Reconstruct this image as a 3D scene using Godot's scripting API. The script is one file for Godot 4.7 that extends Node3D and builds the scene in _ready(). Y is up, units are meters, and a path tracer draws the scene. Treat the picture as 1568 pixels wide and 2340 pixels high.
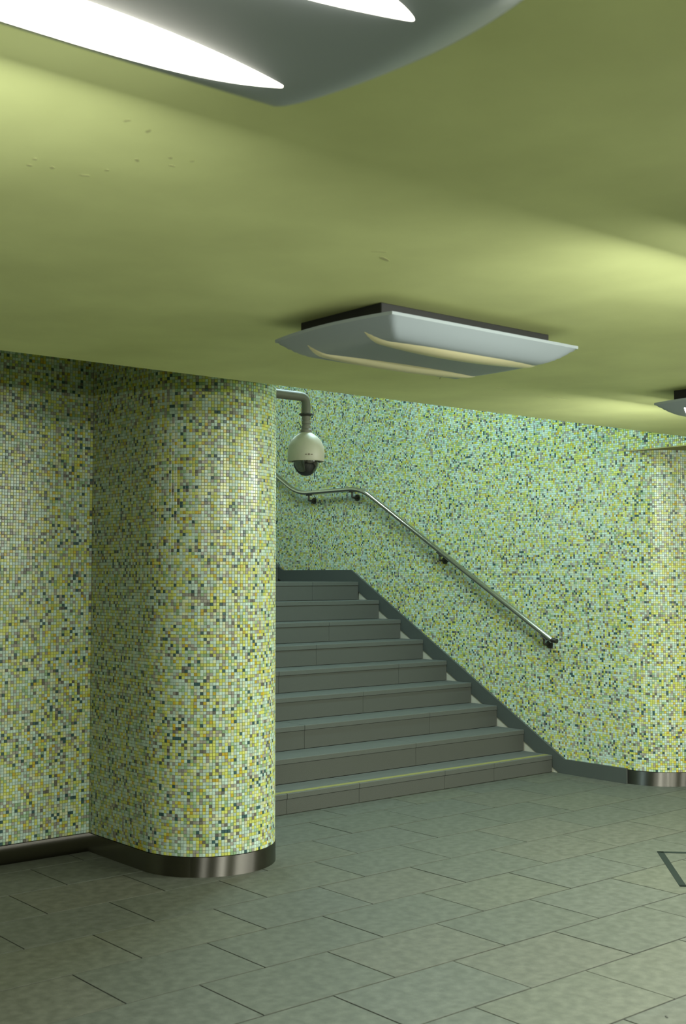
extends Node3D
# An underground passage: mosaic walls and rounded wall ends, a granite stair going up, a low painted ceiling with tray lamps.
# Plan coordinates: a runs along the passage (+x), b runs from the camera towards the stair (-z), h is height.

const CEIL := 2.382          # underside of the passage ceiling
const EDGE := 4.545          # where the low ceiling stops in front of the stair
const WALL_B := 5.93         # recessed passage wall
const STAIR_L := 3.928       # left wall of the stair
const STAIR_R := 7.160       # right wall of the stair
const NUB_R := 0.365         # radius of the rounded wall ends
const NUB_B := 5.355         # b of the centre of the rounding
const PITCH := 0.0158        # mosaic grid
const RUN := 0.28
const RISE := 0.162
const FIRST_B := 6.035
const FIRST_H := 0.128
const LANDING_B := 9.475     # first riser of the second flight

var rng := RandomNumberGenerator.new()
var mats := {}
var tessera_mesh: ArrayMesh
var taken := {}
var with_uv := false
var tray_half := 0.464
var tray_bow := 0.036
var tray_round := 0.0


func _ready() -> void:
	rng.seed = 20240517
	# ---------------------------------------------------------------- camera, environment, exposure
	var cam := Camera3D.new()
	cam.name = "camera"
	cam.keep_aspect = Camera3D.KEEP_HEIGHT
	cam.fov = 45.918
	cam.near = 0.05
	cam.far = 60.0
	cam.position = Vector3(0, 1.486, 0)
	cam.rotation_degrees = Vector3(2.977, -40.071, 0)
	var lens := CameraAttributesPhysical.new()
	lens.frustum_focal_length = 41.3
	lens.frustum_focus_distance = 8.0
	lens.exposure_aperture = 5.6
	cam.attributes = lens
	add_child(cam)
	cam.fov = 45.918
	cam.current = true
	var env := Environment.new()
	env.background_mode = Environment.BG_COLOR
	env.background_color = Color(0, 0, 0)
	env.tonemap_mode = Environment.TONE_MAPPER_LINEAR
	env.tonemap_exposure = 3.15
	env.sdfgi_enabled = true
	env.ssao_enabled = true
	env.ssil_enabled = true
	var we := WorldEnvironment.new()
	we.name = "world_environment"
	we.environment = env
	add_child(we)

	make_materials()
	tessera_mesh = make_tessera()
	build_floor()
	build_ceiling()
	build_walls()
	build_baseboards()
	build_stairs()
	build_handrail()
	build_lamps()
	build_stair_lamps()
	build_camera_dome()
	build_marking()


# ==================================================================== helpers
func V(a: float, h: float, b: float) -> Vector3:
	return Vector3(a, h, -b)


func numbered(called: String) -> String:
	if not taken.has(called):
		taken[called] = 0
		return called
	taken[called] += 1
	return "%s_%03d" % [called, taken[called]]


func tag(o: Node, label: String, category: String, group := "", kind := "") -> void:
	o.set_meta("label", label)
	o.set_meta("category", category)
	if group != "":
		o.set_meta("group", group)
	if kind != "":
		o.set_meta("kind", kind)


func begin() -> SurfaceTool:
	var st := SurfaceTool.new()
	st.begin(Mesh.PRIMITIVE_TRIANGLES)
	return st


func commit(st: SurfaceTool) -> ArrayMesh:
	st.generate_normals()
	return st.commit()


func put(called: String, mesh: Mesh, mat: Material, parent: Node, at := Vector3.ZERO) -> MeshInstance3D:
	var o := MeshInstance3D.new()
	o.name = numbered(called) if parent == self else called
	o.mesh = mesh
	o.material_override = mat
	o.position = at
	o.cast_shadow = GeometryInstance3D.SHADOW_CASTING_SETTING_ON
	parent.add_child(o, true)
	return o


func thing(called: String, at: Vector3) -> Node3D:
	var o := Node3D.new()
	o.name = numbered(called)
	o.position = at
	add_child(o, true)
	return o


func tri(st: SurfaceTool, a: Vector3, b: Vector3, c: Vector3, out: Vector3) -> void:
	if (c - a).cross(b - a).dot(out) < 0.0:
		var t := b
		b = c
		c = t
	for v in [a, b, c]:
		if with_uv:
			st.set_uv(Vector2(v.y, v.x - v.z))
		st.add_vertex(v)


func quad(st: SurfaceTool, a: Vector3, b: Vector3, c: Vector3, d: Vector3, out: Vector3) -> void:
	tri(st, a, b, c, out)
	tri(st, a, c, d, out)


# a chamfered box in the frame xf, centred on it
func cbox(st: SurfaceTool, xf: Transform3D, size: Vector3, ch: float) -> void:
	st.set_smooth_group(-1)
	var h := size * 0.5
	ch = minf(ch, minf(h.x, minf(h.y, h.z)) * 0.9)
	var ax := [Vector3.RIGHT, Vector3.UP, Vector3.BACK]
	for i in 3:
		var j := (i + 1) % 3
		var k := (i + 2) % 3
		for s in [-1.0, 1.0]:
			var n: Vector3 = ax[i] * s
			var o: Vector3 = ax[i] * s * h[i]
			var u: Vector3 = ax[j] * (h[j] - ch)
			var v: Vector3 = ax[k] * (h[k] - ch)
			quad(st, xf * (o + u + v), xf * (o + u - v), xf * (o - u - v), xf * (o - u + v), xf.basis * n)
		# edges along axis k, between faces i and j
		for s in [-1.0, 1.0]:
			for t in [-1.0, 1.0]:
				var p: Vector3 = ax[i] * s * h[i] + ax[j] * t * (h[j] - ch)
				var q: Vector3 = ax[i] * s * (h[i] - ch) + ax[j] * t * h[j]
				var w: Vector3 = ax[k] * (h[k] - ch)
				quad(st, xf * (p + w), xf * (q + w), xf * (q - w), xf * (p - w), xf.basis * (ax[i] * s + ax[j] * t))
	for sx in [-1.0, 1.0]:
		for sy in [-1.0, 1.0]:
			for sz in [-1.0, 1.0]:
				var c := Vector3(sx * h.x, sy * h.y, sz * h.z)
				tri(st, xf * (c - Vector3(0, sy * ch, sz * ch)), xf * (c - Vector3(sx * ch, 0, sz * ch)), xf * (c - Vector3(sx * ch, sy * ch, 0)), xf.basis * Vector3(sx, sy, sz))


# box given by plan ranges
func abox(st: SurfaceTool, a0: float, a1: float, b0: float, b1: float, h0: float, h1: float, ch := 0.0005) -> void:
	cbox(st, Transform3D(Basis.IDENTITY, V((a0 + a1) / 2, (h0 + h1) / 2, (b0 + b1) / 2)), Vector3(a1 - a0, h1 - h0, b1 - b0), ch)


# vertical prism on a plan polygon
func prism(st: SurfaceTool, poly: PackedVector2Array, h0: float, h1: float) -> void:
	st.set_smooth_group(-1)
	var n := poly.size()
	var area := 0.0
	for i in n:
		area += poly[i].cross(poly[(i + 1) % n])
	for i in n:
		var p := poly[i]
		var q := poly[(i + 1) % n]
		var d := (q - p) * signf(area)
		quad(st, V(p.x, h0, p.y), V(q.x, h0, q.y), V(q.x, h1, q.y), V(p.x, h1, p.y), V(d.y, 0, -d.x))
	var ix := Geometry2D.triangulate_polygon(poly)
	for i in range(0, ix.size(), 3):
		for top in [false, true]:
			var h := h1 if top else h0
			tri(st, V(poly[ix[i]].x, h, poly[ix[i]].y), V(poly[ix[i + 1]].x, h, poly[ix[i + 1]].y), V(poly[ix[i + 2]].x, h, poly[ix[i + 2]].y), Vector3.UP if top else Vector3.DOWN)


func arc(c: Vector2, r: float, d0: float, d1: float, n: int) -> PackedVector2Array:
	var p := PackedVector2Array()
	for i in n + 1:
		var t := deg_to_rad(lerpf(d0, d1, float(i) / n))
		p.append(c + Vector2(cos(t), sin(t)) * r)
	return p


# sweep a profile of (outward offset, height) along a plan path; outward is the right-hand side of (d.y, -d.x)
func sweep(st: SurfaceTool, path: PackedVector2Array, profile: PackedVector2Array, smooth: bool) -> void:
	var n := path.size()
	var nor := PackedVector2Array()
	for i in n:
		var d0 := (path[i] - path[maxi(i - 1, 0)]).normalized()
		var d1 := (path[mini(i + 1, n - 1)] - path[i]).normalized()
		if i == 0:
			d0 = d1
		if i == n - 1:
			d1 = d0
		var m := Vector2(d0.y, -d0.x) + Vector2(d1.y, -d1.x)
		m = m.normalized()
		nor.append(m / maxf(0.3, m.dot(Vector2(d1.y, -d1.x))))
	for j in profile.size() - 1:
		st.set_smooth_group(j if smooth else -1)
		var e := profile[j + 1] - profile[j]
		for i in n - 1:
			var pts := []
			for ij in [[i, j], [i + 1, j], [i + 1, j + 1], [i, j + 1]]:
				var w: Vector2 = path[ij[0]] + nor[ij[0]] * profile[ij[1]].x
				pts.append(V(w.x, profile[ij[1]].y, w.y))
			var o := nor[i] + nor[i + 1]
			var out := Vector3(o.x * e.y, -e.x * 2.0, -o.y * e.y) * (1.0 if e.y >= 0 else -1.0)
			if absf(e.y) < 1e-6:
				out = Vector3.UP
			quad(st, pts[0], pts[1], pts[2], pts[3], out)
	for i in [0, n - 1]:   # end caps
		st.set_smooth_group(-1)
		var d := path[1] - path[0] if i == 0 else path[n - 1] - path[n - 2]
		var out := V(d.x, 0, d.y) * (-1.0 if i == 0 else 1.0)
		var ring := []
		for p in profile:
			var w: Vector2 = path[i] + nor[i] * p.x
			ring.append(V(w.x, p.y, w.y))
		for k in range(1, ring.size() - 1):
			tri(st, ring[0], ring[k], ring[k + 1], out)


# tube along 3D points
func tube(st: SurfaceTool, pts: PackedVector3Array, r: float, sides: int, cap := true) -> void:
	var n := pts.size()
	var rings := []
	var side := Vector3.ZERO
	for i in n:
		var d := (pts[mini(i + 1, n - 1)] - pts[maxi(i - 1, 0)]).normalized()
		if i == 0:
			side = d.cross(Vector3.UP if absf(d.y) < 0.9 else Vector3.RIGHT).normalized()
		else:
			side = (side - d * side.dot(d)).normalized()
		var up := d.cross(side)
		var ring := PackedVector3Array()
		for k in sides:
			var t := TAU * k / sides
			ring.append(pts[i] + (side * cos(t) + up * sin(t)) * r)
		rings.append(ring)
	st.set_smooth_group(1)
	for i in n - 1:
		for k in sides:
			var k2 := (k + 1) % sides
			var out: Vector3 = rings[i][k] + rings[i][k2] - pts[i] * 2.0
			quad(st, rings[i][k], rings[i][k2], rings[i + 1][k2], rings[i + 1][k], out)
	if cap:
		st.set_smooth_group(-1)
		for i in [0, n - 1]:
			var out: Vector3 = pts[0] - pts[1] if i == 0 else pts[n - 1] - pts[n - 2]
			for k in sides:
				tri(st, pts[i], rings[i][k], rings[i][(k + 1) % sides], out)


# surface of revolution about a vertical axis: profile of (radius, height)
func lathe(st: SurfaceTool, at: Vector3, profile: PackedVector2Array, sides: int, creases := []) -> void:
	var g := 1
	for j in profile.size() - 1:
		if j in creases:
			g += 1
		st.set_smooth_group(g)
		var e := profile[j + 1] - profile[j]
		for k in sides:
			var t0 := TAU * k / sides
			var t1 := TAU * (k + 1) / sides
			var c0 := Vector3(cos(t0), 0, sin(t0))
			var c1 := Vector3(cos(t1), 0, sin(t1))
			var m := (c0 + c1).normalized()
			var out := m * -e.y + Vector3.UP * e.x    # profile runs from the top down, outwards on the left
			var p0 := at + c0 * profile[j].x + Vector3.UP * profile[j].y
			var p1 := at + c1 * profile[j].x + Vector3.UP * profile[j].y
			var q0 := at + c0 * profile[j + 1].x + Vector3.UP * profile[j + 1].y
			var q1 := at + c1 * profile[j + 1].x + Vector3.UP * profile[j + 1].y
			if profile[j].x > 1e-5:
				tri(st, p0, p1, q1, out)
			if profile[j + 1].x > 1e-5:
				tri(st, p0, q1, q0, out)


# round the corners of a 3D polyline
func rounded(pts: PackedVector3Array, r: float, n: int) -> PackedVector3Array:
	var o := PackedVector3Array([pts[0]])
	for i in range(1, pts.size() - 1):
		var d0 := (pts[i - 1] - pts[i]).normalized()
		var d1 := (pts[i + 1] - pts[i]).normalized()
		var p := pts[i] + d0 * r
		var q := pts[i] + d1 * r
		for k in n + 1:
			var t := float(k) / n
			o.append(p.lerp(pts[i], t).lerp(pts[i].lerp(q, t), t))
	o.append(pts[-1])
	return o


# ==================================================================== materials
func noise_tex(freq: float, lo: Color, hi: Color, seed_: int, octaves := 4, size := 512) -> NoiseTexture2D:
	var n := FastNoiseLite.new()
	n.seed = seed_
	n.noise_type = FastNoiseLite.TYPE_SIMPLEX_SMOOTH
	n.frequency = freq
	n.fractal_octaves = octaves
	var t := NoiseTexture2D.new()
	t.width = size
	t.height = size
	t.seamless = true
	t.noise = n
	var g := Gradient.new()
	g.set_color(0, lo)
	g.set_color(1, hi)
	t.color_ramp = g
	return t


func plain(called: String, c: Color, rough: float, metal := 0.0, spec := 0.5) -> StandardMaterial3D:
	var m := StandardMaterial3D.new()
	m.resource_name = called
	m.albedo_color = c
	m.roughness = rough
	m.metallic = metal
	m.metallic_specular = spec
	mats[called] = m
	return m


func grainy(called: String, c: Color, rough: float, tex: Texture2D, scale: float, spec := 0.5) -> StandardMaterial3D:
	var m := plain(called, c, rough, 0.0, spec)
	m.albedo_texture = tex
	m.uv1_triplanar = true
	m.uv1_world_triplanar = true
	m.uv1_scale = Vector3.ONE * scale
	return m


func c8(r: float, g: float, b: float) -> Color:
	return Color(r / 255.0, g / 255.0, b / 255.0)


func make_materials() -> void:
	var speck := noise_tex(0.22, Color(0.80, 0.80, 0.80), Color(1, 1, 1), 5, 3)
	var coarse := noise_tex(0.014, Color(0.78, 0.79, 0.77), Color(1, 1, 1), 9, 5)
	var tones := [c8(93, 97, 86), c8(96, 98, 86), c8(92, 96, 85), c8(96, 99, 86), c8(93, 97, 87)]
	for i in tones.size():
		var m := grainy("floor_stone_%d" % i, tones[i], 0.55, speck, 2.2, 0.4)
		m.detail_enabled = true
		m.detail_albedo = coarse
		m.detail_blend_mode = BaseMaterial3D.BLEND_MODE_MUL
	plain("floor_joint", c8(20, 21, 17), 0.95)
	grainy("ceiling_paint", c8(226, 232, 166), 0.6, noise_tex(0.006, Color(0.93, 0.93, 0.92), Color(1, 1, 1), 3, 5), 0.5, 0.3)
	plain("ceiling_stain", c8(180, 182, 130), 0.8)
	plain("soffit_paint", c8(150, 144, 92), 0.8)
	plain("grout", c8(136, 138, 118), 0.9)
	plain("render", c8(205, 208, 180), 0.9)
	grainy("stone_step", c8(91, 95, 89), 0.7, noise_tex(0.25, Color(0.72, 0.72, 0.72), Color(1, 1, 1), 15, 3), 2.0, 0.35)
	grainy("stone_riser", c8(89, 92, 86), 0.8, noise_tex(0.25, Color(0.70, 0.70, 0.70), Color(1, 1, 1), 25, 3), 2.0, 0.3)
	plain("stone_core", c8(84, 84, 78), 0.9)
	plain("mortar", c8(165, 164, 150), 0.9)
	grainy("skirting_stone", c8(75, 81, 77), 0.5, speck, 3.0, 0.4)
	var steel := plain("brushed_steel", c8(106, 103, 99), 0.28, 1.0)
	steel.roughness = 0.38
	steel.anisotropy_enabled = true
	steel.anisotropy = 1.0
	plain("rail_steel", c8(200, 198, 190), 0.14, 1.0)
	plain("bracket_steel", c8(70, 68, 62), 0.45, 0.8)
	plain("strip_yellow", c8(108, 107, 54), 0.9)
	plain("lamp_shell", c8(156, 165, 173), 0.45, 0.0, 0.5)
	plain("lamp_box", c8(24, 24, 24), 0.6)
	plain("lamp_glass_off", c8(232, 222, 180), 0.35)
	var on := plain("lamp_glass_on", c8(255, 250, 240), 0.4)
	on.emission_enabled = true
	on.emission = Color(1.0, 0.97, 0.9)
	on.emission_energy_multiplier = 6.0
	var tubem := plain("tube_on", c8(255, 255, 255), 0.4)
	tubem.emission_enabled = true
	tubem.emission = Color(0.86, 0.98, 1.0)
	tubem.emission_energy_multiplier = 40.0
	plain("cam_white", c8(146, 144, 128), 0.5)
	plain("cam_arm", c8(92, 89, 81), 0.6)
	plain("cam_dark", c8(44, 42, 38), 0.5)
	plain("cam_dome", c8(14, 14, 16), 0.06, 0.0, 0.7)
	plain("emblem", c8(96, 88, 72), 0.6)
	plain("marking", c8(30, 38, 33), 0.95, 0.0, 0.25)
	plain("scrap", c8(50, 52, 46), 0.9)
	var ts := plain("tessera", Color.WHITE, 0.28, 0.0, 0.5)
	ts.vertex_color_use_as_albedo = true


# ==================================================================== mosaic
func make_tessera() -> ArrayMesh:
	var st := begin()
	st.set_smooth_group(-1)
	var s := 0.0073
	var f := 0.0061
	var z := 0.0012
	var c := [Vector2(-1, -1), Vector2(1, -1), Vector2(1, 1), Vector2(-1, 1)]
	quad(st, Vector3(-f, -f, 0), Vector3(f, -f, 0), Vector3(f, f, 0), Vector3(-f, f, 0), Vector3.BACK)
	for i in 4:
		var p: Vector2 = c[i]
		var q: Vector2 = c[(i + 1) % 4]
		var m := p + q
		quad(st, Vector3(p.x * f, p.y * f, 0), Vector3(q.x * f, q.y * f, 0), Vector3(q.x * s, q.y * s, -z), Vector3(p.x * s, p.y * s, -z), Vector3(m.x, m.y, 1))
		quad(st, Vector3(p.x * s, p.y * s, -z), Vector3(q.x * s, q.y * s, -z), Vector3(q.x * s, q.y * s, -0.005), Vector3(p.x * s, p.y * s, -0.005), Vector3(m.x, m.y, 0))
	return commit(st)


func pick_colour() -> Color:
	var t := rng.randf()
	var c: Color
	if t < 0.33:
		c = c8(167, 187, 175)
	elif t < 0.46:
		c = c8(180, 185, 149)
	elif t < 0.70:
		c = c8(174, 179, 91)
	elif t < 0.79:
		c = c8(131, 158, 121)
	elif t < 0.90:
		c = c8(137, 135, 125)
	elif t < 0.94:
		c = c8(48, 76, 78)
	elif t < 0.972:
		c = c8(93, 91, 84)
	else:
		c = c8(173, 152, 48)
	var v := rng.randf_range(0.91, 1.07)
	c = Color(c.r * v, c.g * v, c.b * v)
	return c.srgb_to_linear()


# segs: {"p","q"} straight, or {"c","r","d0","d1"} arc in degrees
func mosaic(parent: Node, segs: Array, h0: float, h1: float, above_skirting := false) -> MultiMeshInstance3D:
	var xs: Array[Transform3D] = []
	var cs: PackedColorArray = []
	for s in segs:
		var length: float = s.p.distance_to(s.q) if s.has("p") else absf(deg_to_rad(s.d1 - s.d0)) * s.r
		var cols := maxi(1, roundi(length / PITCH))
		for i in cols:
			var t := (i + 0.5) / cols
			var w: Vector2
			var nrm: Vector2
			if s.has("p"):
				w = s.p.lerp(s.q, t)
				var d: Vector2 = (s.q - s.p).normalized()
				nrm = Vector2(d.y, -d.x)
			else:
				var an := deg_to_rad(lerpf(s.d0, s.d1, t))
				nrm = Vector2(cos(an), sin(an))
				w = s.c + nrm * s.r
			var z := V(nrm.x, 0, nrm.y)
			var rows := roundi((h1 - h0) / PITCH)
			for j in rows:
				var h := h0 + (j + 0.5) * PITCH
				var col := pick_colour()
				var t1 := rng.randf_range(-0.02, 0.02)
				var t2 := rng.randf_range(-0.02, 0.02)
				if above_skirting and h < skirt_top(w.y) - 0.004:
					continue
				var x := Vector3.UP.cross(z)
				var bs := Basis(x, Vector3.UP, z) * Basis.from_euler(Vector3(t1, t2, 0))
				xs.append(Transform3D(bs, V(w.x, h, w.y)))
				cs.append(col)
	var mm := MultiMesh.new()
	mm.transform_format = MultiMesh.TRANSFORM_3D
	mm.use_colors = true
	mm.mesh = tessera_mesh
	mm.instance_count = xs.size()
	for i in xs.size():
		mm.set_instance_transform(i, xs[i])
		mm.set_instance_color(i, cs[i])
	var o := MultiMeshInstance3D.new()
	o.name = "mosaic_tile"
	o.multimesh = mm
	o.material_override = mats.tessera
	o.set_meta("kind", "stuff")
	parent.add_child(o, true)
	return o


# ==================================================================== setting
func build_floor() -> void:
	var st := begin()
	abox(st, -3.9, 11.4, -4.4, 11.6, -0.30, -0.0026)
	var fl := put("floor", commit(st), mats.floor_joint, self)
	tag(fl, "grey-green granite slab floor of the passage laid in running bond", "floor", "", "structure")
	var tw := 0.3925
	var tl := 0.5940
	var kinds := []
	for v in 3:
		var t := begin()
		var turn := Basis.from_euler(Vector3(rng.randf_range(-0.0008, 0.0008), 0, rng.randf_range(-0.0008, 0.0008)))
		cbox(t, Transform3D(turn, Vector3(0, -0.015, 0)), Vector3(tl, 0.03, tw), 0.0004)
		kinds.append(commit(t))
	var far := begin()
	for r in range(-17, 8):
		for cc in range(-11, 15):
			var a := 2.7777 + (cc + (0.5 if posmod(r, 2) == 1 else 0.0) + 0.5) * 0.5997
			var b := 3.3581 + (r - 0.5) * 0.4001
			if a < -3.6 or a > 11.2 or b < -4.1:
				continue
			var near_view := b > 0.9 and b < 6.2 and a > 0.35 and a < 9.0
			if near_view and a > 0.62 * b - 0.9 and a < 3.2 + b * 1.15:
				var o := put("floor_tile", kinds[rng.randi() % 3], mats["floor_stone_%d" % (rng.randi() % 5)], fl, V(a, rng.randf_range(-0.0006, 0.0002), b))
				o.rotation.y = PI if rng.randf() < 0.5 else 0.0
			else:
				cbox(far, Transform3D(Basis.IDENTITY, V(a, -0.015, b)), Vector3(tl, 0.03, tw), 0.0004)
	var rest := put("floor_tile_field", commit(far), mats.floor_stone_0, fl)
	rest.set_meta("kind", "stuff")


func build_ceiling() -> void:
	var st := begin()
	prism(st, PackedVector2Array([Vector2(-3.9, -4.4), Vector2(11.4, -4.4), Vector2(11.4, 6.2), Vector2(STAIR_R + 0.006, 6.2), Vector2(STAIR_R + 0.006, EDGE), Vector2(-3.9, EDGE)]), CEIL, CEIL + 0.3)
	var o := put("ceiling", commit(st), mats.ceiling_paint, self)
	tag(o, "low yellow-green painted ceiling ending in a straight edge before the stair", "ceiling", "", "structure")
	stains(o)
	# upper ceiling beyond the edge: over the left wall and over the stair
	st = begin()
	abox(st, -3.9, STAIR_L, EDGE - 0.2, 6.6, 2.9, 3.1)
	o = put("ceiling", commit(st), mats.ceiling_paint, self)
	tag(o, "higher ceiling over the slot in front of the recessed left wall", "ceiling", "", "structure")
	st = begin()
	abox(st, STAIR_L - 0.3, STAIR_R + 0.6, EDGE - 0.2, 11.4, 4.3, 4.5)
	o = put("ceiling", commit(st), mats.render, self)
	tag(o, "high ceiling above the stairwell behind the low ceiling edge", "ceiling", "", "structure")


func stains(parent: Node) -> void:
	# small dirty marks and hairline cracks on the paint: [a, b, length, width, turn]
	var marks := [[2.275, 2.519, 0.055, 0.016, 20.0], [2.21, 2.47, 0.05, 0.008, -30.0], [3.86, 3.90, 0.07, 0.006, 50.0], [4.74, 3.97, 0.26, 0.006, 4.0], [4.30, 3.93, 0.10, 0.004, 6.0]]
	for i in 11:
		marks.append([rng.randf_range(1.05, 1.55), rng.randf_range(2.05, 2.45), rng.randf_range(0.012, 0.026), rng.randf_range(0.006, 0.012), rng.randf_range(-90, 90)])
	for m in marks:
		var st := begin()
		var poly := PackedVector2Array()
		for k in 14:
			var t := TAU * k / 14.0
			var r := rng.randf_range(0.75, 1.1)
			poly.append(Vector2(m[0], m[1]) + Vector2(cos(t) * m[2] * 0.5 * r, sin(t) * m[3] * 0.5 * r).rotated(deg_to_rad(m[4])))
		prism(st, poly, CEIL - 0.0006, CEIL + 0.001)
		put("stain", commit(st), mats.ceiling_stain, parent)


func skirt_top(b: float) -> float:
	# top line of the stone skirting along the right stair wall
	var flat := 0.107
	var s := FIRST_H + RISE / RUN * (b - FIRST_B) + 0.047
	var landing := FIRST_H + 8 * RISE + 0.107
	var up := landing + RISE / RUN * (b - (LANDING_B - 0.07))
	return maxf(maxf(flat, minf(s, landing)), up)


func build_walls() -> void:
	var c := Vector2(STAIR_L - NUB_R, NUB_B)
	var g := 0.004
	# recessed left wall
	var st := begin()
	abox(st, -3.9, c.x - NUB_R + 0.1, WALL_B + g, WALL_B + 0.3, 0, 2.9)
	var w := put("wall_left", commit(st), mats.grout, self)
	tag(w, "recessed mosaic wall to the left of the rounded pillar", "wall", "", "structure")
	mosaic(w, [{"p": Vector2(1.2, WALL_B), "q": Vector2(c.x - NUB_R, WALL_B)}], 0.099, 2.9)
	# rounded wall end left of the stair, and the stair's left wall behind it
	st = begin()
	var poly := PackedVector2Array([Vector2(c.x - NUB_R + g, WALL_B + 0.2)])
	poly.append_array(arc(c, NUB_R - g, 180, 360, 40))
	poly.append_array(PackedVector2Array([Vector2(STAIR_L - g, 11.4), Vector2(STAIR_L - 0.3, 11.4), Vector2(STAIR_L - 0.3, WALL_B + 0.2)]))
	prism(st, poly, 0, 4.3)
	w = put("pillar", commit(st), mats.grout, self)
	tag(w, "round-ended mosaic pillar left of the stair, the camera behind it", "pillar", "", "structure")
	mosaic(w, [{"p": Vector2(c.x - NUB_R, WALL_B), "q": Vector2(c.x - NUB_R, NUB_B)}, {"c": c, "r": NUB_R, "d0": 180.0, "d1": 360.0}, {"p": Vector2(STAIR_L, NUB_B), "q": Vector2(STAIR_L, 7.2)}], 0.099, 2.9)
	# right wall of the stair
	st = begin()
	abox(st, STAIR_R + g, STAIR_R + 0.3, NUB_B, 11.4, 0, 4.3)
	w = put("wall_right", commit(st), mats.grout, self)
	tag(w, "teal and yellow mosaic wall along the right side of the stair", "wall", "", "structure")
	mosaic(w, [{"p": Vector2(STAIR_R, 10.6), "q": Vector2(STAIR_R, NUB_B)}], 0.106, 3.75, true)
	var lin := put("lintel", lintel_mesh(g), mats.grout, w)
	mosaic(lin, [{"p": Vector2(STAIR_R, NUB_B), "q": Vector2(STAIR_R, EDGE - 0.05)}], CEIL, 3.75)
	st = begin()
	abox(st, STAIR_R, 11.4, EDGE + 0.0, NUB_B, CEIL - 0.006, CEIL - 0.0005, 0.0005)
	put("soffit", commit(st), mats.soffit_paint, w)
	# light mortar that shows below the sloping skirting
	st = begin()
	prism_b(st, PackedVector2Array([Vector2(5.90, 0), Vector2(FIRST_B + 8 * RUN, FIRST_H + 8 * RISE), Vector2(FIRST_B + 8 * RUN, FIRST_H + 7 * RISE - 0.1), Vector2(FIRST_B + 0.25, 0)]), STAIR_R - 0.012, STAIR_R + 0.01)
	put("mortar_fillet", commit(st), mats.mortar, w)
	# rounded wall end right of the stair
	st = begin()
	c = Vector2(STAIR_R + NUB_R, NUB_B)
	poly = arc(c, NUB_R - g, 180, 270, 24)
	poly.append_array(PackedVector2Array([Vector2(11.4, NUB_B - NUB_R + g), Vector2(11.4, NUB_B + 0.2), Vector2(STAIR_R + g, NUB_B + 0.2)]))
	prism(st, poly, 0, CEIL)
	w = put("pillar", commit(st), mats.grout, self)
	tag(w, "rounded mosaic wall end under the lintel right of the stair", "pillar", "", "structure")
	mosaic(w, [{"c": c, "r": NUB_R, "d0": 180.0, "d1": 270.0}, {"p": Vector2(c.x, NUB_B - NUB_R), "q": Vector2(8.6, NUB_B - NUB_R)}], 0.099, CEIL - 0.008)
	# walls that close the place, out of the picture
	for d in [["wall_back", -3.9, 11.4, -4.4, -4.1, 0.0, CEIL, "plain wall behind the camera"], ["wall_west", -3.9, -3.6, -4.4, 6.2, 0.0, 2.9, "plain end wall of the passage on the left"], ["wall_east", 11.1, 11.4, -4.4, 6.2, 0.0, CEIL, "plain end wall of the passage on the right"], ["wall_far", STAIR_L - 0.3, STAIR_R + 0.3, 11.0, 11.4, 0.0, 4.3, "plain wall at the top of the stairwell"]]:
		st = begin()
		abox(st, d[1], d[2], d[3], d[4], d[5], d[6])
		w = put(d[0], commit(st), mats.render, self)
		tag(w, d[7], "wall", "", "structure")
	# the slab edge above the low ceiling, closing the stairwell towards the passage
	st = begin()
	abox(st, -3.9, STAIR_R + 0.3, EDGE - 0.25, EDGE - 0.002, CEIL + 0.28, 4.3)
	w = put("wall_front", commit(st), mats.render, self)
	tag(w, "upstand above the ceiling edge that closes the stairwell", "wall", "", "structure")
	st = begin()
	abox(st, STAIR_L - 0.3, STAIR_L - 0.004, EDGE - 0.1, NUB_B, 2.9, 4.3)
	w = put("wall_side", commit(st), mats.render, self)
	tag(w, "short wall above the pillar that closes the stairwell", "wall", "", "structure")


func lintel_mesh(g: float) -> ArrayMesh:
	var st := begin()
	abox(st, STAIR_R + g, STAIR_R + 0.3, EDGE - 0.1, NUB_B, CEIL, 4.3)
	return commit(st)


# prism on a polygon in the (b, h) plane, between two values of a
func prism_b(st: SurfaceTool, poly: PackedVector2Array, a0: float, a1: float) -> void:
	st.set_smooth_group(-1)
	var n := poly.size()
	var area := 0.0
	for i in n:
		area += poly[i].cross(poly[(i + 1) % n])
	for i in n:
		var p := poly[i]
		var q := poly[(i + 1) % n]
		var d := (q - p) * signf(area)
		quad(st, V(a0, p.y, p.x), V(a0, q.y, q.x), V(a1, q.y, q.x), V(a1, p.y, p.x), Vector3(0, -d.x, -d.y))
	var ix := Geometry2D.triangulate_polygon(poly)
	for i in range(0, ix.size(), 3):
		for s in [a0, a1]:
			tri(st, V(s, poly[ix[i]].y, poly[ix[i]].x), V(s, poly[ix[i + 1]].y, poly[ix[i + 1]].x), V(s, poly[ix[i + 2]].y, poly[ix[i + 2]].x), Vector3(1 if s == a1 else -1, 0, 0))


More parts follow.
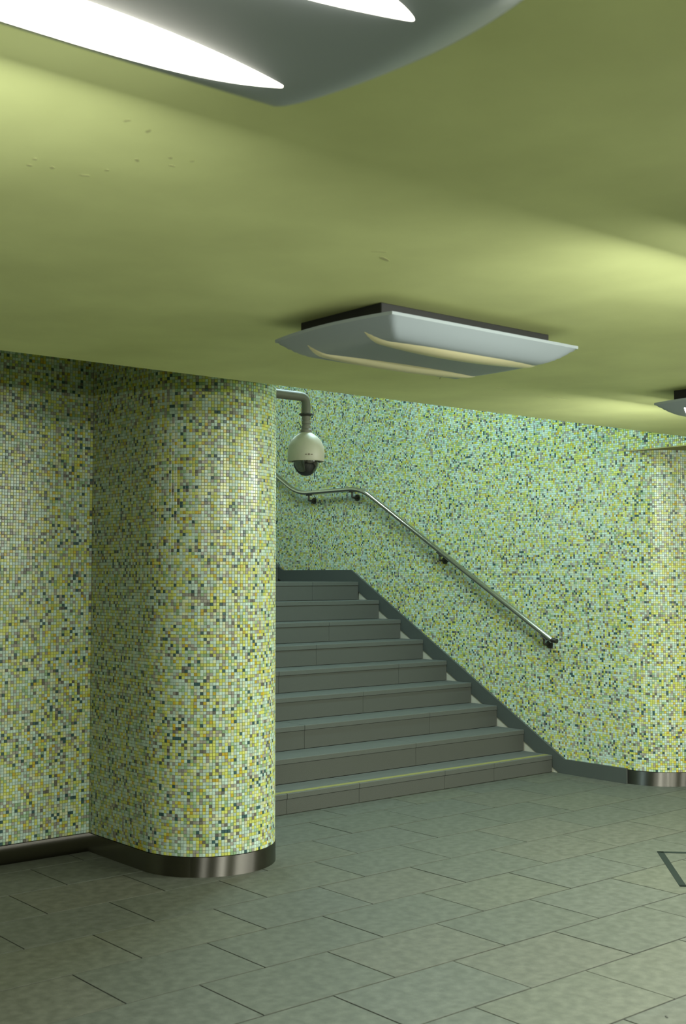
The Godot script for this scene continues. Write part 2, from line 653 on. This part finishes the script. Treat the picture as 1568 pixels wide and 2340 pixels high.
func build_baseboards() -> void:
	with_uv = true
	var prof := PackedVector2Array([Vector2(0.003, 0.0), Vector2(0.0025, 0.097), Vector2(-0.004, 0.099)])
	var c := Vector2(STAIR_L - NUB_R, NUB_B)
	var st := begin()
	var path := PackedVector2Array([Vector2(-3.6, WALL_B), Vector2(c.x - NUB_R, WALL_B)])
	path.append_array(arc(c, NUB_R, 180, 360, 48))
	path.append(Vector2(STAIR_L, FIRST_B))
	sweep(st, path, prof, true)
	var o := put("baseboard_left", commit(st), mats.brushed_steel, self)
	tag(o, "brushed steel skirting around the foot of the left wall and round pillar", "baseboard", "", "structure")
	st = begin()
	c = Vector2(STAIR_R + NUB_R, NUB_B)
	path = arc(c, NUB_R, 180, 270, 28)
	path.append(Vector2(11.0, NUB_B - NUB_R))
	sweep(st, path, prof, true)
	o = put("baseboard_pillar", commit(st), mats.brushed_steel, self)
	tag(o, "shiny steel skirting around the foot of the right rounded wall end", "baseboard", "", "structure")
	with_uv = false
	# stone skirting: flat piece on the floor, sloping band, landing piece, next slope
	st = begin()
	var lan := FIRST_H + 8 * RISE
	var a0 := STAIR_R - 0.018
	var a1 := STAIR_R + 0.01
	var k := RISE / RUN
	var b1 := FIRST_B + (0.107 - FIRST_H - 0.047) / k
	var b2 := FIRST_B + (lan + 0.107 - FIRST_H - 0.047) / k
	var b1l := FIRST_B + (0.0 - FIRST_H + 0.089) / k
	var o2 := thing("baseboard_right", V(STAIR_R, 0, 6.0))
	tag(o2, "dark stone skirting rising beside the steps along the right wall", "baseboard", "", "structure")
	var pieces := [
		[Vector2(NUB_B, 0), Vector2(NUB_B, 0.107), Vector2(b1, 0.107), Vector2(b1l, 0)],
		[Vector2(b1, 0.107), Vector2(b2, lan + 0.107), Vector2(b2 + 0.02, lan), Vector2(FIRST_B + (lan + 0.089 - FIRST_H) / k, lan), Vector2(b1l, 0)],
		[Vector2(b2, lan + 0.107), Vector2(LANDING_B - 0.07, lan + 0.107), Vector2(LANDING_B - 0.07 + 0.02, lan), Vector2(b2 + 0.02, lan)],
		[Vector2(LANDING_B - 0.07, lan + 0.107), Vector2(10.9, lan + 0.107 + k * (10.9 - LANDING_B + 0.07)), Vector2(10.9, lan - 0.03 + k * (10.9 - LANDING_B + 0.07)), Vector2(LANDING_B - 0.05, lan)]]
	for p in pieces:
		st = begin()
		prism_b(st, PackedVector2Array(p), a0, a1)
		put("skirting_slab", commit(st), mats.skirting_stone, o2, -o2.position)


func build_stairs() -> void:
	var root := thing("staircase", V((STAIR_L + STAIR_R) / 2, 0, FIRST_B))
	tag(root, "grey granite staircase climbing between the pillar and the right mosaic wall", "staircase")
	var joints := {1: [4.62, 5.215, 6.0, 6.5], 2: [4.5, 5.99], 3: [5.20, 6.4], 4: [4.7, 5.98], 5: [5.4, 6.6], 6: [5.98], 7: [5.1, 6.34], 8: [4.6, 6.0], 9: [5.5, 6.61]}
	var a_l := STAIR_L + 0.002
	var a_r := STAIR_R - 0.020
	for k in range(1, 15):
		var second := k > 9
		var b0 := FIRST_B + RUN * (k - 1) if not second else LANDING_B + RUN * (k - 10)
		var b1 := b0 + RUN
		if k == 9:
			b1 = LANDING_B
		if k == 14:
			b1 = 10.9
		var top := FIRST_H + RISE * (k - 1)
		var bot := top - RISE if k > 1 else 0.0
		var step := Node3D.new()
		step.name = "step"
		step.position = V((a_l + a_r) / 2, bot, b0) - root.position
		root.add_child(step, true)
		var off := -V((a_l + a_r) / 2, bot, b0)
		var cuts := [a_l]
		cuts.append_array(joints.get(k, [5.5]))
		cuts.append(a_r)
		for i in cuts.size() - 1:
			var st := begin()
			abox(st, cuts[i] + 0.001, cuts[i + 1] - 0.001, b0, b0 + 0.03, bot + 0.002, top - 0.036, 0.001)
			put("riser_slab", commit(st), mats.stone_riser, step, off)
			st = begin()
			abox(st, cuts[i] + 0.001, cuts[i + 1] - 0.001, b0 - 0.006, b1 - 0.002, top - 0.035, top, 0.003)
			put("tread_slab", commit(st), mats.stone_step, step, off)
		var core := begin()
		abox(core, a_l, a_r, b0 + 0.02, b1 + 0.02 if k < 14 else b1, maxf(0.0, bot - 0.1), top - 0.03)
		put("core", commit(core), mats.stone_core, step, off)
		if k == 1:
			var y := begin()
			abox(y, a_l, a_r - 0.02, b0 + 0.012, b0 + 0.058, top - 0.001, top + 0.0012, 0.0004)
			var s := put("edge_strip", commit(y), mats.strip_yellow, step, off)
			s.set_meta("label", "yellow warning strip along the lowest tread edge")


func build_handrail() -> void:
	var a := STAIR_R - 0.07
	var k := RISE / RUN
	var lan := 2.26
	var bb := 6.032 + (lan - 1.018) / k
	var root := thing("handrail", V(a, 0, 6.0))
	tag(root, "polished steel handrail fixed to the mosaic wall beside the stair", "handrail")
	var pts := PackedVector3Array([V(a, 0.985, 5.915), V(a, 0.995, 5.985), V(a, lan, bb), V(a, lan, 9.10), V(a, lan + k * 1.8, 10.9)])
	var path := rounded(pts, 0.10, 10)
	path[0] = V(a, 0.985, 5.925)
	var st := begin()
	tube(st, rounded(PackedVector3Array([pts[1] + (pts[2] - pts[1]).normalized() * 0.0, pts[2], pts[3], pts[4]]), 0.16, 12), 0.0212, 20)
	put("rail", commit(st), mats.rail_steel, root, -root.position)
	st = begin()
	tube(st, PackedVector3Array([V(a, 0.989, 5.935), V(a, 0.993, 5.965), V(a, 1.000, 5.992)]), 0.0185, 16)
	put("end_cap", commit(st), mats.bracket_steel, root, -root.position)
	for b in [6.06, 7.18, 8.30, 8.93, 10.0]:
		var h: float = lan if b > bb and b < 9.1 else (1.018 + k * (b - 6.032) if b < bb else lan + k * (b - 9.1))
		var br := Node3D.new()
		br.name = "bracket"
		br.position = V(a, h, b) - root.position
		root.add_child(br, true)
		st = begin()
		tube(st, rounded(PackedVector3Array([Vector3(0, -0.015, 0), Vector3(0, -0.075, 0), Vector3(0.062, -0.075, 0)]), 0.012, 5), 0.009, 10)
		put("arm", commit(st), mats.bracket_steel, br)
		st = begin()
		tube(st, PackedVector3Array([Vector3(0.058, -0.075, 0), Vector3(0.069, -0.075, 0)]), 0.030, 20)
		put("wall_plate", commit(st), mats.bracket_steel, br)
		st = begin()
		cbox(st, Transform3D(Basis.from_euler(Vector3(atan(k) if (b < bb or b > 9.1) else 0.0, 0, 0)), Vector3(0, -0.024, 0)), Vector3(0.028, 0.008, 0.07), 0.002)
		put("saddle", commit(st), mats.bracket_steel, br)


# ==================================================================== lamps
func tray_end(v: float) -> float:
	return tray_half + tray_bow * (1.0 - pow(v / 0.31, 2)) - tray_round * pow(maxf(0.0, absf(v) - 0.21) / 0.10, 2.5)     # the short ends bow outwards


func tray_drop(u: float, v: float) -> float:
	var du := (tray_end(v) - absf(u)) / 0.085
	var dv := (0.31 - absf(v)) / 0.065
	var k := 0.05
	var hh := maxf(k - absf(du - dv), 0.0) / k
	var t := clampf(minf(du, dv) - hh * hh * k * 0.25, 0.0, 1.6) / 1.6
	return 0.054 * sin(t * PI / 2) + 0.006 * (1.0 - pow(2.0 * u, 2)) * t


func tray_lamp(ca: float, cb: float, lit: bool, lens: float, label: String) -> void:
	var rim := 2.314
	var root := thing("ceiling_light", V(ca, CEIL, cb))
	tag(root, label, "ceiling light", "tray lamps under the passage ceiling")
	var off := -root.position
	var st := begin()
	abox(st, ca - 0.40, ca + 0.44, cb - 0.19, cb + 0.24, rim + 0.004, CEIL, 0.002)
	put("backing_box", commit(st), mats.lamp_box, root, off)
	# shell: a shallow pressed tray
	st = begin()
	var nu := 64
	var nv := 40
	st.set_smooth_group(1)
	for i in nu:
		for j in nv:
			var p := []
			for ij in [[i, j], [i + 1, j], [i + 1, j + 1], [i, j + 1]]:
				var v: float = lerpf(-0.31, 0.31, float(ij[1]) / nv)
				var u: float = lerpf(-1.0, 1.0, float(ij[0]) / nu) * tray_end(v)
				p.append(V(ca + u, rim - tray_drop(u, v), cb + v))
			quad(st, p[0], p[1], p[2], p[3], Vector3.DOWN)
	st.set_smooth_group(-1)
	var ring := PackedVector2Array()
	for j in nv + 1:
		var v := lerpf(-0.31, 0.31, float(j) / nv)
		ring.append(Vector2(ca + tray_end(v), cb + v))
	for j in nv + 1:
		var v := lerpf(0.31, -0.31, float(j) / nv)
		ring.append(Vector2(ca - tray_end(v), cb + v))
	prism(st, ring, rim - 0.0005, rim + 0.010)
	put("shell", commit(st), mats.lamp_shell, root, off)
	for sg in [-1.0, 1.0]:
		# lens-shaped diffuser bulging out of the tray
		st = begin()
		st.set_smooth_group(1)
		var n := 48
		var m := 10
		for i in n:
			for j in m:
				var p := []
				for ij in [[i, j], [i + 1, j], [i + 1, j + 1], [i, j + 1]]:
					var u: float = lerpf(-lens, lens, float(ij[0]) / n)
					var q: float = lerpf(-1.0, 1.0, float(ij[1]) / m)
					var w := 0.0005 + (0.060 * (1.0 - pow(u / lens, 4)) if q > 0 else 0.064 * (1.0 - pow(u / lens, 2)))
					var v: float = sg * (0.150 + w * q)
					p.append(V(ca + u, rim - tray_drop(u, v) + 0.001 - (0.020 if lit else 0.013) * (1.0 - q * q) * (1.0 - pow(u / lens, 2)), cb + v))
				quad(st, p[0], p[1], p[2], p[3], Vector3.DOWN)
		var d := put("diffuser", commit(st), mats.lamp_glass_on if lit else mats.lamp_glass_off, root, off)
		d.set_meta("label", "glowing white lens-shaped diffuser" if lit else "unlit cream lens-shaped diffuser")
		if lit:
			# the bulging glass throws light down and, from its outer flank, sideways along the ceiling
			for way in [[-90.0, LAMP_DOWN, 0.02, 0.015], [-57.0, LAMP_SIDE, 0.172, 0.030], [-32.0, LAMP_FLANK, 0.172, -0.004]]:
				var l := AreaLight3D.new()
				l.name = "diffuser_light"
				l.light_color = Color(0.98, 1.0, 0.95)
				l.light_energy = way[1]
				l.area_size = Vector2(0.8, 0.09 if way[0] < -80.0 else 0.03)
				l.area_range = 20.0
				l.area_attenuation = 2.0
				l.shadow_enabled = true
				l.rotation_degrees = Vector3(way[0], 0.0 if sg > 0 else 180.0, 0)
				l.position = V(0, rim - 0.083 - way[3] - CEIL, sg * (0.15 + way[2]))
				root.add_child(l, true)


const LAMP_DOWN := 0.55
const LAMP_FLANK := 0.07
const LAMP_SIDE := 1.05


func build_lamps() -> void:
	tray_half = 0.53
	tray_bow = 0.055
	tray_round = 0.10
	tray_lamp(0.735, 1.347, true, 0.41, "nearest tray lamp at the top edge of the picture, glowing white")
	tray_half = 0.462
	tray_bow = 0.036
	tray_round = 0.0
	tray_lamp(3.03, 3.12, false, 0.457, "unlit grey tray lamp under the ceiling in front of the stair")
	tray_lamp(5.40, 3.20, true, 0.457, "lit tray lamp of which only a grey tip shows at the right edge")
	tray_lamp(3.035, 1.347, true, 0.457, "lit tray lamp out of view, lighting the ceiling at the right")
	tray_lamp(5.40, -0.43, true, 0.457, "lit tray lamp behind the camera, right of the pair")
	for p in [[7.76, 1.347, "lit tray lamp out of view, farthest along the passage"], [5.40, 1.347, "lit tray lamp out of view between two others on the right"], [3.035, -0.43, "lit tray lamp behind the camera, middle of the row"]]:
		tray_lamp(p[0], p[1], true, 0.457, p[2])


func build_stair_lamps() -> void:
	for d in [[5.5, 6.1, 3.1, "tube lamp high in the stairwell behind the ceiling edge"], [5.5, 9.0, 0.4, "dimmer tube lamp above the landing of the stair"]]:
		var root := thing("tube_lamp", V(d[0], 4.3, d[1]))
		tag(root, d[3], "ceiling light")
		var st := begin()
		cbox(st, Transform3D(Basis.IDENTITY, Vector3(0, -0.03, 0)), Vector3(1.5, 0.06, 0.16), 0.01)
		put("housing", commit(st), mats.cam_white, root)
		st = begin()
		tube(st, PackedVector3Array([Vector3(-0.7, -0.085, 0), Vector3(0.7, -0.085, 0)]), 0.02, 14)
		put("tube", commit(st), mats.tube_on, root)
		var l := AreaLight3D.new()
		l.name = "tube_light"
		l.light_color = Color(0.83, 0.97, 1.0)
		l.light_energy = d[2]
		l.area_size = Vector2(1.4, 0.12)
		l.area_range = 20.0
		l.area_attenuation = 2.0
		l.shadow_enabled = true
		l.rotation_degrees = Vector3(-90, 0, 0)
		l.position = Vector3(0, -0.115, 0)
		root.add_child(l)


# ==================================================================== small things
func build_camera_dome() -> void:
	var a := 4.40
	var b := 5.57
	var root := thing("surveillance_camera", V(a, 2.0, b))
	tag(root, "white dome surveillance camera hanging from a bent arm beside the pillar", "security camera")
	var off := -root.position
	var at := V(a, 0, b)
	var st := begin()
	tube(st, rounded(PackedVector3Array([V(STAIR_L + 0.004, 2.535, b), V(a, 2.535, b), V(a, 2.43, b)]), 0.045, 8), 0.027, 18)
	put("arm", commit(st), mats.cam_arm, root, off)
	st = begin()
	lathe(st, at, PackedVector2Array([Vector2(0, 2.437), Vector2(0.040, 2.437), Vector2(0.043, 2.430), Vector2(0.026, 2.420), Vector2(0, 2.420)]), 24, [1, 2, 3])
	put("collar", commit(st), mats.cam_dark, root, off)
	st = begin()
	lathe(st, at, PackedVector2Array([Vector2(0, 2.422), Vector2(0.025, 2.422), Vector2(0.025, 2.402), Vector2(0.023, 2.400), Vector2(0.023, 2.395), Vector2(0.025, 2.393), Vector2(0.026, 2.375), Vector2(0.023, 2.373), Vector2(0.023, 2.367), Vector2(0.027, 2.364), Vector2(0.028, 2.346), Vector2(0.034, 2.340), Vector2(0.034, 2.318), Vector2(0, 2.318)]), 24, [1, 2, 3, 4, 5, 6, 7, 8, 9, 10, 11, 12])
	put("neck", commit(st), mats.cam_arm, root, off)
	st = begin()
	lathe(st, at, PackedVector2Array([Vector2(0, 2.322), Vector2(0.034, 2.322), Vector2(0.050, 2.312), Vector2(0.074, 2.294), Vector2(0.093, 2.270), Vector2(0.105, 2.240), Vector2(0.110, 2.205), Vector2(0.109, 2.160), Vector2(0.106, 2.152), Vector2(0.085, 2.152), Vector2(0.082, 2.162), Vector2(0, 2.162)]), 36, [1, 8, 9, 10])
	put("housing", commit(st), mats.cam_white, root, off)
	st = begin()
	var pr := PackedVector2Array()
	for i in 13:
		var t := PI / 2 * i / 12.0
		pr.append(Vector2(0.075 * cos(t), 2.155 - 0.088 * sin(t)))
	pr.insert(0, Vector2(0.075, 2.165))
	lathe(st, at, pr, 32)
	put("dome", commit(st), mats.cam_dome, root, off)
	# small dark emblem on the housing rim, towards the passage
	st = begin()
	for i in 3:
		var an := deg_to_rad(-128 + i * 9.0)
		var n := Vector3(cos(an), 0, -sin(an))
		var x := Vector3.UP.cross(n)
		cbox(st, Transform3D(Basis(x, Vector3.UP, n), at + Vector3(0, 2.185, 0) + n * 0.110), Vector3(0.011, 0.007 + 0.004 * (i % 2), 0.002), 0.0005)
	put("emblem", commit(st), mats.emblem, root, off)


func build_marking() -> void:
	var p := Vector2(5.533, 3.931)
	var q := Vector2(5.020, 3.442)
	var d := (q - p).normalized()
	var e := Vector2(-d.y, d.x)
	var side := p.distance_to(q)
	var root := thing("floor_marking", V(p.x, 0, p.y))
	tag(root, "dark green square outline marked on the floor slabs at the right edge", "floor marking")
	for s in [[p, q], [q, q + e * side], [q + e * side, p + e * side], [p + e * side, p]]:
		var st := begin()
		var m: Vector2 = (s[0] + s[1]) / 2
		var t: Vector2 = (s[1] - s[0]).normalized()
		var x := V(t.x, 0, t.y)
		cbox(st, Transform3D(Basis(x, Vector3.UP, x.cross(Vector3.UP)), V(m.x, 0.0008, m.y)), Vector3(side + 0.03, 0.0016, 0.034), 0.0004)
		put("line", commit(st), mats.marking, root, -root.position)
	var st := begin()
	cbox(st, Transform3D(Basis.from_euler(Vector3(0, 0.9, 0)), Vector3.ZERO), Vector3(0.018, 0.002, 0.007), 0.0008)
	var o := put("scrap", commit(st), mats.scrap, self, V(3.504, 0.0012, 2.474))
	tag(o, "tiny dark scrap lying on the floor slab near the lower right corner", "scrap")
